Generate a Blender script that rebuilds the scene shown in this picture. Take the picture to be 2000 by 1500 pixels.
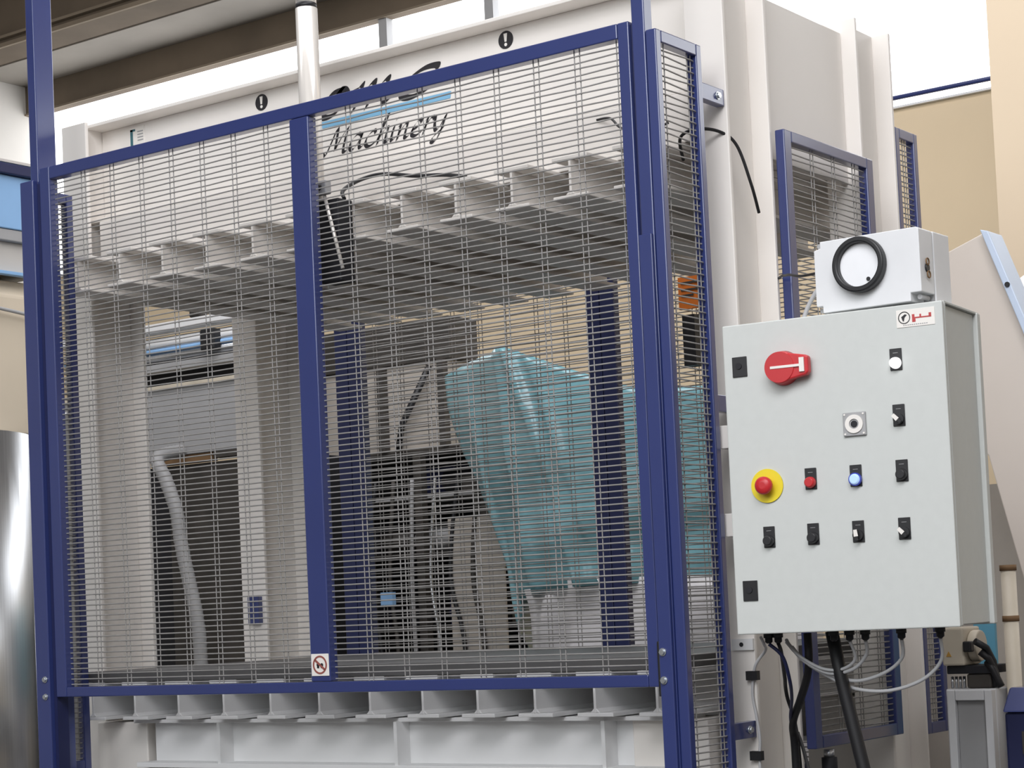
import bpy, bmesh, math, random
from mathutils import Vector, Matrix
random.seed(7)
for o in list(bpy.data.objects): bpy.data.objects.remove(o)
scene = bpy.context.scene
COL = scene.collection
PI = math.pi

# ------------------------------------------------------------------ camera, world, lights, exposure
cam_d = bpy.data.cameras.new('camera'); cam = bpy.data.objects.new('camera', cam_d); COL.objects.link(cam)
cam.location = (2.664, -4.266, 1.5)
cam.matrix_world = Matrix.Translation(cam.location) @ (Matrix.Rotation(0.63045703, 4, 'Z') @ Matrix.Rotation(1.62161201, 4, 'X') @ Matrix.Rotation(-0.04524182, 4, 'Z'))
cam_d.sensor_width = 36; cam_d.lens = 3881.87 / 2000 * 36
cam_d.shift_x = (1000 - 993.5) / 2000; cam_d.shift_y = (998.2 - 750) / 2000
cam_d.clip_end = 200
scene.camera = cam

world = bpy.data.worlds.new('world'); scene.world = world; world.use_nodes = True
world.node_tree.nodes['Background'].inputs[0].default_value = (.86, .92, 1, 1)
world.node_tree.nodes['Background'].inputs[1].default_value = 1.0

def area(name, loc, target, sx, sy, power, color=(1, 1, 1)):
    d = bpy.data.lights.new(name, 'AREA'); d.shape = 'RECTANGLE'; d.size = sx; d.size_y = sy; d.energy = power; d.color = color
    o = bpy.data.objects.new(name, d); COL.objects.link(o); o.location = loc
    o.rotation_euler = (Vector(target) - Vector(loc)).to_track_quat('-Z', 'Y').to_euler()
    return o
area('added_key_light', (2.6, -5.0, 6.6), (-.9, .2, 1.7), 5, 3, 570, (.97, .965, 1))  # added area light, unseen source overhead, brightens the column inner faces
area('added_front_fill', (.5, -8.6, 4.9), (-.8, 0, 2.4), 8, 3.0, 410, (.93, .97, 1))  # added unseen fill from behind the camera; no door stands there
area('added_back_fill', (-1.6, .6, 6.8), (-1.8, 2.6, 1.5), 6, 2, 260, (.98, .97, 1))  # added unseen fill above the press, lifts the tarpaulin and far wall
WINDOW_STRENGTH = 3.2

vs = scene.view_settings
vs.view_transform = 'Standard'; vs.look = 'None'; vs.gamma = 1; vs.use_curve_mapping = False
vs.exposure = -0.16

# ------------------------------------------------------------------ materials
def lin(c):
    c = c / 255
    return c / 12.92 if c <= .04045 else ((c + .055) / 1.055) ** 2.4
MATS = {}
def mat(name, rgb, rough=.5, metal=0, var=.06, scale=6, bump=0, coat=0, emit=0, alpha=1, trans=0, spots=None, stretch=None):
    m = bpy.data.materials.new(name); m.use_nodes = True; nt = m.node_tree; b = nt.nodes['Principled BSDF']
    base = [lin(c) for c in rgb]
    tc = nt.nodes.new('ShaderNodeTexCoord'); nz = nt.nodes.new('ShaderNodeTexNoise')
    nz.inputs['Scale'].default_value = scale; nz.inputs['Detail'].default_value = 5
    if stretch:
        mp = nt.nodes.new('ShaderNodeMapping'); mp.inputs['Scale'].default_value = stretch
        nt.links.new(tc.outputs['Object'], mp.inputs[0]); nt.links.new(mp.outputs[0], nz.inputs['Vector'])
    else: nt.links.new(tc.outputs['Object'], nz.inputs['Vector'])
    cr = nt.nodes.new('ShaderNodeValToRGB'); e = cr.color_ramp.elements
    e[0].position = .3; e[1].position = .7
    e[0].color = [*(max(0, v * (1 - var)) for v in base), 1]; e[1].color = [*(min(1, v * (1 + var)) for v in base), 1]
    if spots:
        x = e.new(.22); x.color = [*(lin(c) for c in spots), 1]
    nt.links.new(nz.outputs['Fac'], cr.inputs[0]); nt.links.new(cr.outputs[0], b.inputs['Base Color'])
    b.inputs['Roughness'].default_value = rough; b.inputs['Metallic'].default_value = metal
    b.inputs['Coat Weight'].default_value = coat; b.inputs['Coat Roughness'].default_value = .15
    b.inputs['Transmission Weight'].default_value = trans; b.inputs['Alpha'].default_value = alpha
    if emit:
        nt.links.new(cr.outputs[0], b.inputs['Emission Color']); b.inputs['Emission Strength'].default_value = emit
    if bump:
        bp = nt.nodes.new('ShaderNodeBump'); bp.inputs['Strength'].default_value = bump; bp.inputs['Distance'].default_value = .01
        nt.links.new(nz.outputs['Fac'], bp.inputs['Height']); nt.links.new(bp.outputs[0], b.inputs['Normal'])
    MATS[name] = m
    return m
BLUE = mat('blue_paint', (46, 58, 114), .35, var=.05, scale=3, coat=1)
BLUESHADE = mat('blue_paint_shaded', (36, 44, 88), .45, var=.06)  # guard blue with its backlit shade put into the colour
FLANGE = mat('flange_reflection_tint', (198, 212, 232), .4, var=.03)  # light-blue reflection on the flange put into its colour
NAVY = mat('navy_paint', (30, 36, 78), .5)
CREAM = mat('cream_paint', (236, 231, 225), .5, var=.025, scale=2.5)
WHITE = mat('white_paint', (230, 230, 230), .5, var=.02)
CABG = mat('cabinet_grey', (205, 208, 205), .55, var=.015, scale=40)
BOXG = mat('light_grey_enamel', (228, 229, 231), .45, var=.03, scale=12)
ZINC = mat('zinc_wire', (154, 152, 150), .45, metal=.2, var=.1, scale=30)
STEEL = mat('brushed_steel', (205, 207, 210), .28, metal=.9, var=.08, scale=5, stretch=(30, 30, .3))
CHROME = mat('polished_chrome', (236, 231, 224), .22, metal=.35, var=.07, scale=1.5, stretch=(60, 60, .15))  # pale base and vertical streaks carry the chrome reflections in the colour
PLATE = mat('mill_steel_plate', (98, 97, 97), .5, metal=.2, var=.12, scale=5)
BLACK = mat('black_plastic', (30, 30, 33), .45, var=.1)
RUBBER = mat('black_rubber', (22, 22, 25), .55)
DARK = mat('dark_machinery', (62, 58, 54), .6, var=.35, scale=7)
DARKER = mat('dark_recess', (26, 26, 32), .65, var=.3)
GREYM = mat('grey_machine_paint', (165, 165, 166), .55, var=.05)
BEIGEG = mat('grey_beige_panel', (176, 168, 158), .6, var=.06)
RED = mat('red_plastic', (196, 42, 48), .38, var=.04)
YELLOW = mat('yellow_plastic', (235, 214, 40), .5, var=.03)
LBLUE = mat('sky_blue_print', (128, 182, 216), .6, var=.02)
PBLUE = mat('pale_blue_panel', (140, 182, 226), .5, var=.04)
TARP = mat('teal_tarpaulin', (126, 178, 188), .25, var=.08, scale=4, coat=.3)
PLASTIC = mat('white_plastic_wrap', (216, 214, 216), .35, var=.06, scale=5, bump=.4)
TAN = mat('tan_wall_paint', (226, 206, 174), .8, var=.03, scale=1.2)
TANG = mat('tan_panel', (214, 196, 170), .75, var=.02, scale=1)
CONC = mat('concrete', (124, 112, 96), .9, var=.22, scale=1.6, bump=.3)
CONCD = mat('dark_concrete', (100, 88, 74), .9, var=.25, scale=1.4, bump=.3)
CONCL = mat('light_concrete', (142, 136, 128), .9, var=.12, scale=1.5, bump=.2)
FLOORM = mat('grey_floor', (74, 73, 72), .6, var=.12, scale=2)
SIDEW = mat('plaster_wall', (200, 196, 190), .85, var=.05, scale=1.5)
GLOW = mat('translucent_daylight', (250, 252, 255), .5, var=.004, emit=WINDOW_STRENGTH)
ORANGE = mat('orange_sign', (226, 122, 40), .5, var=.1)
INK = mat('black_ink', (36, 34, 38), .6)
PAPER = mat('white_label', (240, 236, 230), .6, var=.01)
REDINK = mat('red_ink', (190, 70, 70), .6)
BROWN = mat('brown_stain', (120, 92, 62), .7, var=.2)
TEALINK = mat('teal_ink', (62, 110, 120), .6)
LAMPW = mat('lit_white_lamp', (255, 255, 255), .3, var=.0, emit=.9)
LAMPB = mat('lit_blue_lamp', (176, 206, 246), .3, var=.0, emit=.4)
BLUEP = mat('blue_plastic', (44, 60, 170), .4)
DIAL = mat('dial_white', (246, 247, 250), .2, var=.012, scale=30)
CABLEG = mat('grey_cable', (190, 190, 192), .5)
SCREW = mat('screw_steel', (200, 205, 210), .3, metal=.8)
IVORY = mat('ivory_pipe', (206, 196, 178), .5, var=.1)

# ------------------------------------------------------------------ mesh helpers
def NB(): return bmesh.new()
def bx(bm, x0, x1, y0, y1, z0, z1):
    v = [bm.verts.new(p) for p in ((x0,y0,z0),(x1,y0,z0),(x1,y1,z0),(x0,y1,z0),(x0,y0,z1),(x1,y0,z1),(x1,y1,z1),(x0,y1,z1))]
    for f in ((3,2,1,0),(4,5,6,7),(0,1,5,4),(1,2,6,5),(2,3,7,6),(3,0,4,7)): bm.faces.new([v[i] for i in f])
    return bm
def tube(bm, pts, r, seg=8, caps=True, rads=None):
    pts = [Vector(p) for p in pts]; n = len(pts); rings = []
    t0 = (pts[1] - pts[0]).normalized()
    ref = Vector((0,0,1)) if abs(t0.z) < .9 else Vector((1,0,0))
    u = t0.cross(ref).normalized()
    for i, p in enumerate(pts):
        t = (pts[min(i+1, n-1)] - pts[max(i-1, 0)]).normalized()
        u = (u - t * u.dot(t)).normalized(); w = t.cross(u)
        rr = rads[i] if rads else r
        rings.append([bm.verts.new(p + (u*math.cos(2*PI*k/seg) + w*math.sin(2*PI*k/seg)) * rr) for k in range(seg)])
    for a, b in zip(rings, rings[1:]):
        for k in range(seg):
            f = bm.faces.new((a[k], a[(k+1)%seg], b[(k+1)%seg], b[k])); f.smooth = seg > 4
    if caps:
        bm.faces.new(rings[0][::-1]); bm.faces.new(rings[-1])
    return bm
def smooth_pts(P, n=8):
    P = [Vector(p) for p in P]; out = []
    for i in range(len(P)-1):
        p0, p1, p2, p3 = P[max(i-1,0)], P[i], P[i+1], P[min(i+2, len(P)-1)]
        for k in range(n):
            t = k/n
            out.append(.5*((2*p1)+(p2-p0)*t+(2*p0-5*p1+4*p2-p3)*t*t+(3*p1-p0-3*p2+p3)*t**3))
    return out + [P[-1]]
def prism(bm, poly, axis, a, b):
    """poly of 2D points extruded along axis ('x','y','z') from a to b"""
    def P(u, v, w): return {'x': (w,u,v), 'y': (u,w,v), 'z': (u,v,w)}[axis]
    A = [bm.verts.new(P(u,v,a)) for u,v in poly]; B = [bm.verts.new(P(u,v,b)) for u,v in poly]
    bm.faces.new(A); bm.faces.new(B[::-1]); n = len(poly)
    for i in range(n): bm.faces.new((A[i], B[i], B[(i+1)%n], A[(i+1)%n]))
    return bm
def disc(bm, c, axis, r, depth, seg=28, r2=None):
    c = Vector(c); d = Vector(axis).normalized() * depth
    return tube(bm, [c, c+d], r, seg, True, [r, r2 if r2 is not None else r])
def ring(bm, c, axis, R, r, seg=40, prof=10):
    c = Vector(c); ax = Vector(axis).normalized(); u = ax.orthogonal().normalized(); w = ax.cross(u); rows = []
    for i in range(seg):
        a = 2*PI*i/seg; d = u*math.cos(a)+w*math.sin(a)
        rows.append([bm.verts.new(c + d*(R + r*math.cos(2*PI*k/prof)) + ax*r*math.sin(2*PI*k/prof)) for k in range(prof)])
    for i in range(seg):
        for k in range(prof):
            f = bm.faces.new((rows[i][k], rows[(i+1)%seg][k], rows[(i+1)%seg][(k+1)%prof], rows[i][(k+1)%prof])); f.smooth = True
    return bm
def ann(bm, c, R0, R1, y0, y1, seg=40, sx=1):
    """flat ring facing -Y"""
    rows = []
    for i in range(seg):
        a = 2*PI*i/seg; ca, sa = math.cos(a)*sx, math.sin(a)
        rows.append([bm.verts.new((c[0]+ca*R, y, c[1]+sa*R)) for R, y in ((R0,y0),(R1,y0),(R1,y1),(R0,y1))])
    for i in range(seg):
        for k in range(4): bm.faces.new((rows[i][k], rows[(i+1)%seg][k], rows[(i+1)%seg][(k+1)%4], rows[i][(k+1)%4]))
    return bm
def obj(name, bm, m, parent=None, bevel=0, at=None, label=None):
    """mesh object; vertices are in world coordinates, moved to the parent's frame"""
    bmesh.ops.recalc_face_normals(bm, faces=bm.faces)
    me = bpy.data.meshes.new(name); bm.to_mesh(me); bm.free()
    me.materials.append(m)
    o = bpy.data.objects.new(name, me); COL.objects.link(o)
    base = Vector((0,0,0))
    if parent is not None:
        p = parent
        while p is not None: base += Vector(p.location); p = p.parent
        o.parent = parent
    elif at is not None: base = Vector(at); o.location = at
    if base.length: me.transform(Matrix.Translation(-base))
    if bevel:
        md = o.modifiers.new('bevel', 'BEVEL'); md.width = bevel; md.segments = 2; md.limit_method = 'ANGLE'
    if label: o['label'] = label
    return o
def tag(o, label, cat, group=None):
    o['label'] = label; o['category'] = cat
    if group: o['group'] = group
    return o
def thing(name, loc, label, cat, group=None, rz=0):
    o = bpy.data.objects.new(name, None); COL.objects.link(o); o.location = loc; o.rotation_euler = (0,0,rz)
    o.empty_display_size = .1
    return tag(o, label, cat, group)
def struct(name, bm, m, parent=None):
    o = obj(name, bm, m, parent)
    if parent is None: o['kind'] = 'structure'
    return o
def dup(o, loc):
    r = o.copy(); COL.objects.link(r); r.location = loc
    for ch in list(o.children):
        c = ch.copy(); COL.objects.link(c); c.parent = r
        for g in list(ch.children):
            d = g.copy(); COL.objects.link(d); d.parent = c
    return r
def box(name, m, parent, *b, bevel=0, label=None): return obj(name, bx(NB(), *b), m, parent, bevel, label=label)

# ------------------------------------------------------------------ hall
struct('floor', bx(NB(), -9.6, 7.6, -9.6, 6.4, -.1, 0), FLOORM)
struct('wall_back', bx(NB(), -9.3, 7.3, 6.0, 6.3, 0, 4.22), TAN)
w = bx(NB(), -9.6, -9.3, -9.6, 6.3, 0, 7.2); struct('wall_left', w, SIDEW)
struct('wall_right', bx(NB(), 7.3, 7.6, -9.6, 6.3, 0, 7.2), SIDEW)
struct('wall_front', bx(NB(), -9.3, 7.3, -9.6, -9.3, 0, 7.2), SIDEW)
struct('ceiling', bx(NB(), -9.6, 7.6, -9.6, 6.3, 7.2, 7.4), CONCL)
# window strip over the back wall
win = obj('window_1', bx(NB(), -9.3, 7.3, 6.06, 6.10, 4.22, 5.60), GLOW); win['kind'] = 'structure'
for x in (-5.69, -4.80):
    obj('window_frame', bx(NB(), x-.035, x+.035, 5.99, 6.055, 4.23, 5.53), GREYM, win)
obj('window_sill', bx(NB(), -9.3, 7.3, 5.97, 6.055, 4.2205, 4.232), WHITE, win)
t = struct('trim_1', tube(NB(), [(-9.25, 5.93, 4.268), (7.25, 5.93, 4.268)], .014, 8), BLUE)
# precast edge beam, soffit slab, inner beam
b = NB(); bx(b, -9.3, 7.3, 5.98, 6.055, 5.53, 5.76); struct('trim_2', b, CONCD)
b = NB(); bx(b, -9.3, 7.3, 5.965, 5.979, 5.53, 5.545); struct('trim_3', b, CONC)
b = NB(); bx(b, -9.3, 7.3, 5.48, 6.3, 5.761, 5.90); struct('trim_4', b, CONCL)
b = NB(); bx(b, -9.3, 7.3, 5.20, 5.479, 5.77, 6.35); struct('trim_5', b, CONCD)
b = NB(); bx(b, -9.3, 7.3, 5.175, 5.199, 5.77, 5.80); bx(b, -9.3, 7.3, 5.16, 5.199, 5.83, 5.85); struct('trim_6', b, CONC)
b = NB(); bx(b, -9.3, 7.3, 3.9, 6.3, 6.351, 6.45); struct('trim_7', b, CONC)
b = NB(); bx(b, -9.299, -9.18, -9.3, 5.15, 5.78, 6.34); struct('trim_8', b, CONCD)

# tan pier at the right
struct('wall_pier', prism(NB(), [(-.245, 3.0), (.35, 3.0), (.35, 3.7), (-.245, 3.7)], 'z', 0, 6.4), TANG)

# ------------------------------------------------------------------ press frame
press = thing('press_frame', (-1.23, .87, 0), 'cream steel press frame with H-section columns behind the blue guards', 'machine')
def hcol(cx0, cx1, y0, y1, z1, name='column'):
    b = NB(); t = .014
    bx(b, cx0, cx1, y0, y0+t, 0, z1); bx(b, cx0, cx1, y1-t, y1, 0, z1)
    xm = (cx0+cx1)/2; bx(b, xm-.005, xm+.005, y0+t, y1-t, 0, z1)
    return obj(name, b, CREAM, press, .003)
hcol(-.04, .08, .345, .59, 3.24); hcol(-.04, .08, 1.15, 1.395, 3.24)
hcol(-2.54, -2.42, .345, .59, 3.24); hcol(-2.54, -2.42, 1.15, 1.395, 3.24)
def xbeam(yw, d, z0, z1, x0, x1, name, m, t=.012, tw=.01):
    b = NB(); bx(b, x0, x1, yw-d, yw+d, z1-t, z1); bx(b, x0, x1, yw-d, yw+d, z0, z0+t)
    bx(b, x0, x1, yw-tw/2, yw+tw/2, z0+t, z1-t)
    return obj(name, b, m, press, .002)
xbeam(.475, .08, 2.90, 3.245, -2.474, .014, 'crossbeam', CREAM)
xbeam(1.27, .08, 2.90, 3.245, -2.474, .014, 'crossbeam', CREAM)
box('head_plate', CREAM, press, -2.415, -.045, .39, 1.35, 2.762, 2.899, bevel=.003)
for X in (.012, -2.485): box('side_plate', CREAM, press, X-.005, X+.02, .595, 1.148, 2.74, 3.2, bevel=.002)
# lower bed beams
for yw in (.31, 1.43):
    b = NB(); bx(b, -2.20, -.10, yw-.045, yw+.07, 1.193, 1.205); bx(b, -2.165, -.10, yw-.07, yw+.07, 1.052, 1.068)
    bx(b, -2.14, -.10, yw-.006, yw+.006, 1.068, 1.195)
    obj('bed_beam', b, WHITE, press, .002)
    for x in (-1.795, -1.075, -.345):
        b = NB(); bx(b, x-.006, x+.006, yw-.066, yw-.006, 1.068, 1.195); bx(b, x-.006, x+.006, yw+.006, yw+.066, 1.068, 1.195)
        obj('stiffener', b, WHITE, press)
for x in (-2.412, -.285):
    for y in (.30, 1.30):
        b = NB(); bx(b, x, x+.238, y, y+.16, 0, 1.195); obj('bed_leg', b, CREAM, press, .004)
# two round warning stickers, printed name, label
def sticker_round(x, z):
    s = obj('warning_sign', disc(NB(), (x, .4695, z), (0,-1,0), .027, .0012, 32), INK, press, label='round black sticker with white exclamation mark')
    b = NB(); prism(b, [(x-.0065, z+.019), (x+.0065, z+.019), (x+.0035, z-.006), (x-.0035, z-.006)], 'y', .4673, .4681)
    disc(b, (x, .4681, z-.0145), (0,-1,0), .0052, .0008, 14)
    obj('exclamation_mark', b, PAPER, s)
sticker_round(-1.714, 3.196); sticker_round(-.724, 3.196)
L = obj('type_label', bx(NB(), -2.335, -2.262, .4685, .4698, 3.14, 3.222), PAPER, press, label='white label with small coloured print')
b = NB(); bx(b, -2.330, -2.318, .4675, .4684, 3.145, 3.215); bx(b, -2.330, -2.306, .4675, .4684, 3.208, 3.215); bx(b, -2.330, -2.300, .4675, .4684, 3.145, 3.16)
obj('print', b, TEALINK, L)
b = NB(); bx(b, -2.29, -2.27, .4675, .4684, 3.148, 3.158); obj('print', b, BROWN, L)
b = NB()
for i in range(4): bx(b, -2.295, -2.268, .4675, .4684, 3.172+.01*i, 3.176+.01*i)
obj('print', b, GREYM, L)
# brush-script lettering: nib strokes laid on the beam web
GLY = {
 'M': ([[(-.15,.15),(.02,0),(.18,.5),(.42,1.55),(.5,1.6),(.55,1.1),(.6,.25)],[(.6,.25),(.85,1.0),(1.15,1.6)],[(1.15,1.6),(1.12,.8),(1.15,.12),(1.3,0),(1.5,.2)]], 1.45),
 'a': ([[(.72,.85),(.45,1),(.12,.6),(.12,.15),(.35,.02),(.62,.5),(.75,.95)],[(.75,.95),(.68,.3),(.8,.03),(1.02,.25)]], .98),
 'c': ([[(.62,.78),(.5,1),(.2,.75),(.08,.3),(.3,0),(.6,.1),(.8,.3)]], .78),
 'h': ([[(0,.2),(.3,1.2),(.42,1.8),(.3,1.75),(.18,1.0),(.1,0)],[(.12,.3),(.4,.9),(.58,.95),(.55,.5),(.55,.1),(.7,.02),(.9,.25)]], .86),
 'i': ([[(.1,.95),(.06,.3),(.14,.02),(.36,.25)],[(.16,1.32),(.2,1.42)]], .36),
 'n': ([[(.05,.9),(.14,.85),(.1,0)],[(.12,.3),(.38,.9),(.55,.95),(.53,.5),(.54,.1),(.68,.02),(.88,.25)]], .84),
 'e': ([[(.08,.42),(.4,.55),(.58,.82),(.4,1),(.14,.6),(.12,.15),(.35,0),(.6,.12),(.78,.3)]], .74),
 'r': ([[(.06,.8),(.18,1.0),(.16,.6),(.1,0)],[(.14,.4),(.34,.9),(.5,.98),(.6,.8)]], .6),
 'y': ([[(.05,.95),(.1,.4),(.25,.05),(.45,.25),(.68,.95)],[(.68,.95),(.55,-.1),(.35,-.65),(.12,-.6),(.2,-.3),(.7,.15)]], .8),
 'o': ([[(.55,.98),(.2,.9),(.02,.4),(.18,.02),(.5,.1),(.72,.6),(.6,.95),(.42,.98),(.55,.7),(.95,.8)]], .92),
 'm': ([[(0,.75),(.16,1.0),(.14,.5),(.08,0)],[(.1,.2),(.35,.85),(.5,.98),(.5,.5),(.44,0)],[(.46,.2),(.72,.85),(.88,.98),(.86,.4),(.92,.03),(1.15,.3)]], 1.18),
 'C': ([[(1.02,.82),(.98,1.02),(.6,1.0),(.2,.6),(.2,.15),(.5,0),(.9,.2),(1.2,.55)]], 1.1),
}
def script_text(b, s, x, z, sz, nib, shear, y, th, rise=0, wscale=1):
    na = math.radians(38); nv = (math.cos(na)*nib, math.sin(na)*nib)
    for ch in s:
        strokes, adv = GLY[ch]
        for st in strokes:
            pts = smooth_pts([Vector((p[0]*wscale + p[1]*shear, p[1], 0)) for p in st], 7)
            prev = None
            for p in pts:
                X, Z = x + p.x*sz, z + p.y*sz
                row = [bm_v(b, X-nv[0], y, Z-nv[1]), bm_v(b, X+nv[0], y, Z+nv[1])]
                if prev:
                    try: b.faces.new((prev[0], row[0], row[1], prev[1]))
                    except ValueError: pass
                prev = row
        x += adv*sz*wscale
        z += rise*adv*sz
    return x
def bm_v(b, x, y, z): return b.verts.new((x, y, z))
b = NB(); script_text(b, 'Machinery', -1.452, 2.972, .0475, .0074, .38, .4685, 0, wscale=1.38)
obj('lettering', b, INK, press, label='black script lettering under the light blue bar')
b = NB(); script_text(b, 'omC', -1.475, 3.094, .078, .0135, .42, .4685, 0, wscale=1.9)
obj('lettering', b, INK, press, label='large black script lettering half behind the gate rail')
obj('name_bar', prism(NB(), [(-1.458,3.062),(-.94,3.062),(-.936,3.083),(-1.456,3.083)], 'y', .4675, .4695), LBLUE, press, label='light blue bar')
obj('name_dot', prism(NB(), [(-1.418,3.128),(-1.385,3.13),(-1.378,3.145),(-1.395,3.158),(-1.412,3.15)], 'y', .4688, .4695), LBLUE, press, label='light blue patch inside the script letter')

# ------------------------------------------------------------------ platens of I-beams running front to back
def ibeam(x, y0, y1, z0, z1, w=.116, t=.011, tw=.008):
    b = NB(); bx(b, x-w/2, x+w/2, y0, y1, z0, z0+t); bx(b, x-w/2, x+w/2, y0, y1, z1-t, z1)
    bx(b, x-tw/2, x+tw/2, y0, y1, z0+t, z1-t)
    # root fillets
    for s in (-1, 1):
        prism(b, [(x+s*tw/2, z0+t), (x+s*(tw/2+.012), z0+t), (x+s*tw/2, z0+t+.012)], 'y', y0, y1)
    return b
XB = [-2.32 + i*(2.18/11) for i in range(12)]
def platen(name, z0, z1, zp0, zp1, label, m):
    t = thing(name, (-1.23, .885, z0), label, 'press platen')
    first = obj('platen_beam', ibeam(XB[0], .20, 1.58, z0, z1), m, t, .002)
    for x in XB[1:]:
        c = first.copy(); COL.objects.link(c); c.parent = t; c.location = (x-XB[0], 0, 0)
    p = box('platen_plate', PLATE if zp0 < 2 else m, t, -2.35, -.08, .2 if zp0 < 2 else .36, 1.57, zp0, zp1, bevel=.002)
    return t
platen('lower_platen', 1.208, 1.33, 1.331, 1.366, 'white lower platen on I-beams, below the gate bottom rail', WHITE)
platen('upper_platen', 2.62, 2.74, 2.741, 2.761, 'cream upper platen of I-beams hanging behind the gate mesh', CREAM)

# ------------------------------------------------------------------ woven wire mesh
def mesh_panel(axis, a0, a1, z0, z1, pos, parent, first=.06, pitch=.132, gap=.017, hp=.0166, r=.0021):
    """double vertical wires every pitch, horizontal wires every hp, crimped over and under"""
    b = NB()
    def P(a, d, z): return (a, pos+d, z) if axis == 'x' else (pos+d, a, z)
    pairs = []; a = a0 + first
    while a < a1 - .004: pairs.append(a); a += pitch
    for c in pairs:
        for s in (-1, 1):
            x = c + s*gap/2
            if a0 < x < a1: tube(b, [P(x, 0, z0), P(x, 0, z1)], r*.82, 5, False)
    n = int((z1-z0)/hp)
    for i in range(n+1):
        z = z0 + (i+.5)*hp
        if z > z1: break
        pts = [P(a0, 0, z)]; sg = 1 if i % 2 else -1
        for k, c in enumerate(pairs):
            s = sg*(1 if k % 2 else -1)*.0034
            for q in (c-gap*.9, c+gap*.9):
                if a0 < q < a1: pts.append(P(q, s, z))
        pts.append(P(a1, 0, z))
        tube(b, pts, r*1.06, 5, False)
    o = obj('wire_mesh', b, ZINC, parent); o['kind'] = 'stuff'
    return o

# ------------------------------------------------------------------ front gate
gate = thing('sliding_gate', (-1.13, .02, 1.295), 'wide blue front gate with two wire mesh panels and a mullion', 'gate')
GX0, GX1 = -2.264, -.002
G0, G1 = 0, .036
box('stile', BLUE, gate, GX0, GX0+.047, G0, G1, 1.295, 2.997, bevel=.003)
box('stile', BLUE, gate, GX1-.034, GX1, G0, G1, 1.295, 2.997, bevel=.003)
box('top_rail', BLUE, gate, GX0+.048, GX1-.035, G0, G1, 2.957, 2.997, bevel=.003)
box('bottom_rail', BLUE, gate, GX0+.048, GX1-.035, G0, G1, 1.295, 1.326, bevel=.003)
box('mullion', BLUE, gate, -1.176, -1.103, G0, G1, 1.327, 2.956, bevel=.003)
mesh_panel('x', GX0+.046, -1.175, 1.325, 2.958, .024, gate, first=.135)
mesh_panel('x', -1.104, GX1-.033, 1.325, 2.958, .024, gate, first=.135-.002)
s = obj('sign', bx(NB(), -1.171, -1.105, -.0025, -.0005, 1.343, 1.406), PAPER, gate, .0008, label='small white no-entry sign on the mullion foot')
b = NB(); ann(b, (-1.138, 1.3745), .0215, .0265, -.0036, -.0027)
prism(b, [(-1.158,1.386),(-1.154,1.391),(-1.118,1.363),(-1.122,1.358)], 'y', -.0036, -.0027); obj('ring', b, mat('dull_red_ink', (150, 84, 76), .6), s)
b = NB(); disc(b, (-1.145, -.0027, 1.375), (0,-1,0), .0055, .0007, 12); disc(b, (-1.131, -.0027, 1.374), (0,-1,0), .0055, .0007, 12)
bx(b, -1.149, -1.141, -.0034, -.0027, 1.365, 1.372); bx(b, -1.135, -1.127, -.0034, -.0027, 1.365, 1.372); obj('figures', b, INK, s)

# guide posts either side of the gate
def bolt(parent, x, y, z, r=.0075, ax=(0,-1,0)):
    b = NB(); disc(b, (x,y,z), ax, r*1.35, .0025, 14)
    disc(b, Vector((x,y,z))+Vector(ax)*.0025, ax, r, .006, 6); obj('bolt', b, SCREW, parent)
lp = thing('guide_post', (-2.31, .04, 0), 'tall blue guide post at the left of the gate', 'post')
box('post', BLUE, lp, -2.320, -2.282, .012, .09, 0, 3.95, bevel=.003)
box('guide_channel', BLUE, lp, -2.345, -2.282, -.012, .011, 0, 2.962, bevel=.003)
box('guide_lip', NAVY, lp, -2.281, -2.267, .005, .05, 0, 2.95)
box('stop_tab', NAVY, lp, -2.335, -2.3205, .03, .05, 3.03, 3.13)
for z in (1.352, 1.297): bolt(lp, -2.30, -.0125, z)
rp = thing('guide_post', (.03, .04, 0), 'tall blue guide post right of the gate, beside narrow side guard', 'post')
box('post', BLUE, rp, .008, .046, .0, .04, 0, 3.95, bevel=.003)
box('guide_lip', NAVY, rp, -.0012, .0075, .012, .04, 0, 2.99)
box('cover_strip', BLUE, rp, .006, .044, -.012, -.0005, 0, 2.44, bevel=.002)
box('latch', RUBBER, rp, -.0012, .0058, -.010, -.0006, 1.272, 1.41, bevel=.002)
for z in (1.383, 1.312): bolt(rp, .018, -.0125, z)

# ------------------------------------------------------------------ side guards (wire mesh in blue frames, running front to back)
def side_guard(x0, x1, y0, y1, z0, z1, label, st=.03, first=.05, brackets=(), mesh_at=.6):
    t = thing('side_guard', ((x0+x1)/2, (y0+y1)/2, z0), label, 'guard panel')
    box('stile', BLUE, t, x0, x1, y0, y0+st, z0, z1, bevel=.003)
    box('stile', BLUE, t, x0, x1, y1-st, y1, z0, z1, bevel=.003)
    box('rail', BLUE, t, x0, x1, y0+st+.0005, y1-st-.0005, z1-.032, z1, bevel=.003)
    box('rail', BLUE, t, x0, x1, y0+st+.0005, y1-st-.0005, z0, z0+.035, bevel=.003)
    mesh_panel('y', y0+st-.002, y1-st+.002, z0+.033, z1-.03, x0+(x1-x0)*mesh_at, t, first=first)
    for (ya, yb, z) in brackets:
        k = box('bracket', BLUE, t, x0+.002, x1-.004, ya, yb, z-.022, z+.022, bevel=.002)
        bolt(k, x1-.004, yb-.035, z, .008, (1,0,0))
    return t
side_guard(.048, .078, 0, .226, .9, 2.962, 'narrow blue mesh guard between front gate and first cream column', st=.026, first=.022,
           brackets=((.227, .343, 2.845), (.227, .343, 2.02), (.227, .343, 1.165)))
side_guard(.083, .112, .60, 1.155, 1.09, 2.80, 'blue mesh side guard behind the dial box, between the two cream columns', st=.042, first=.14)
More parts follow.
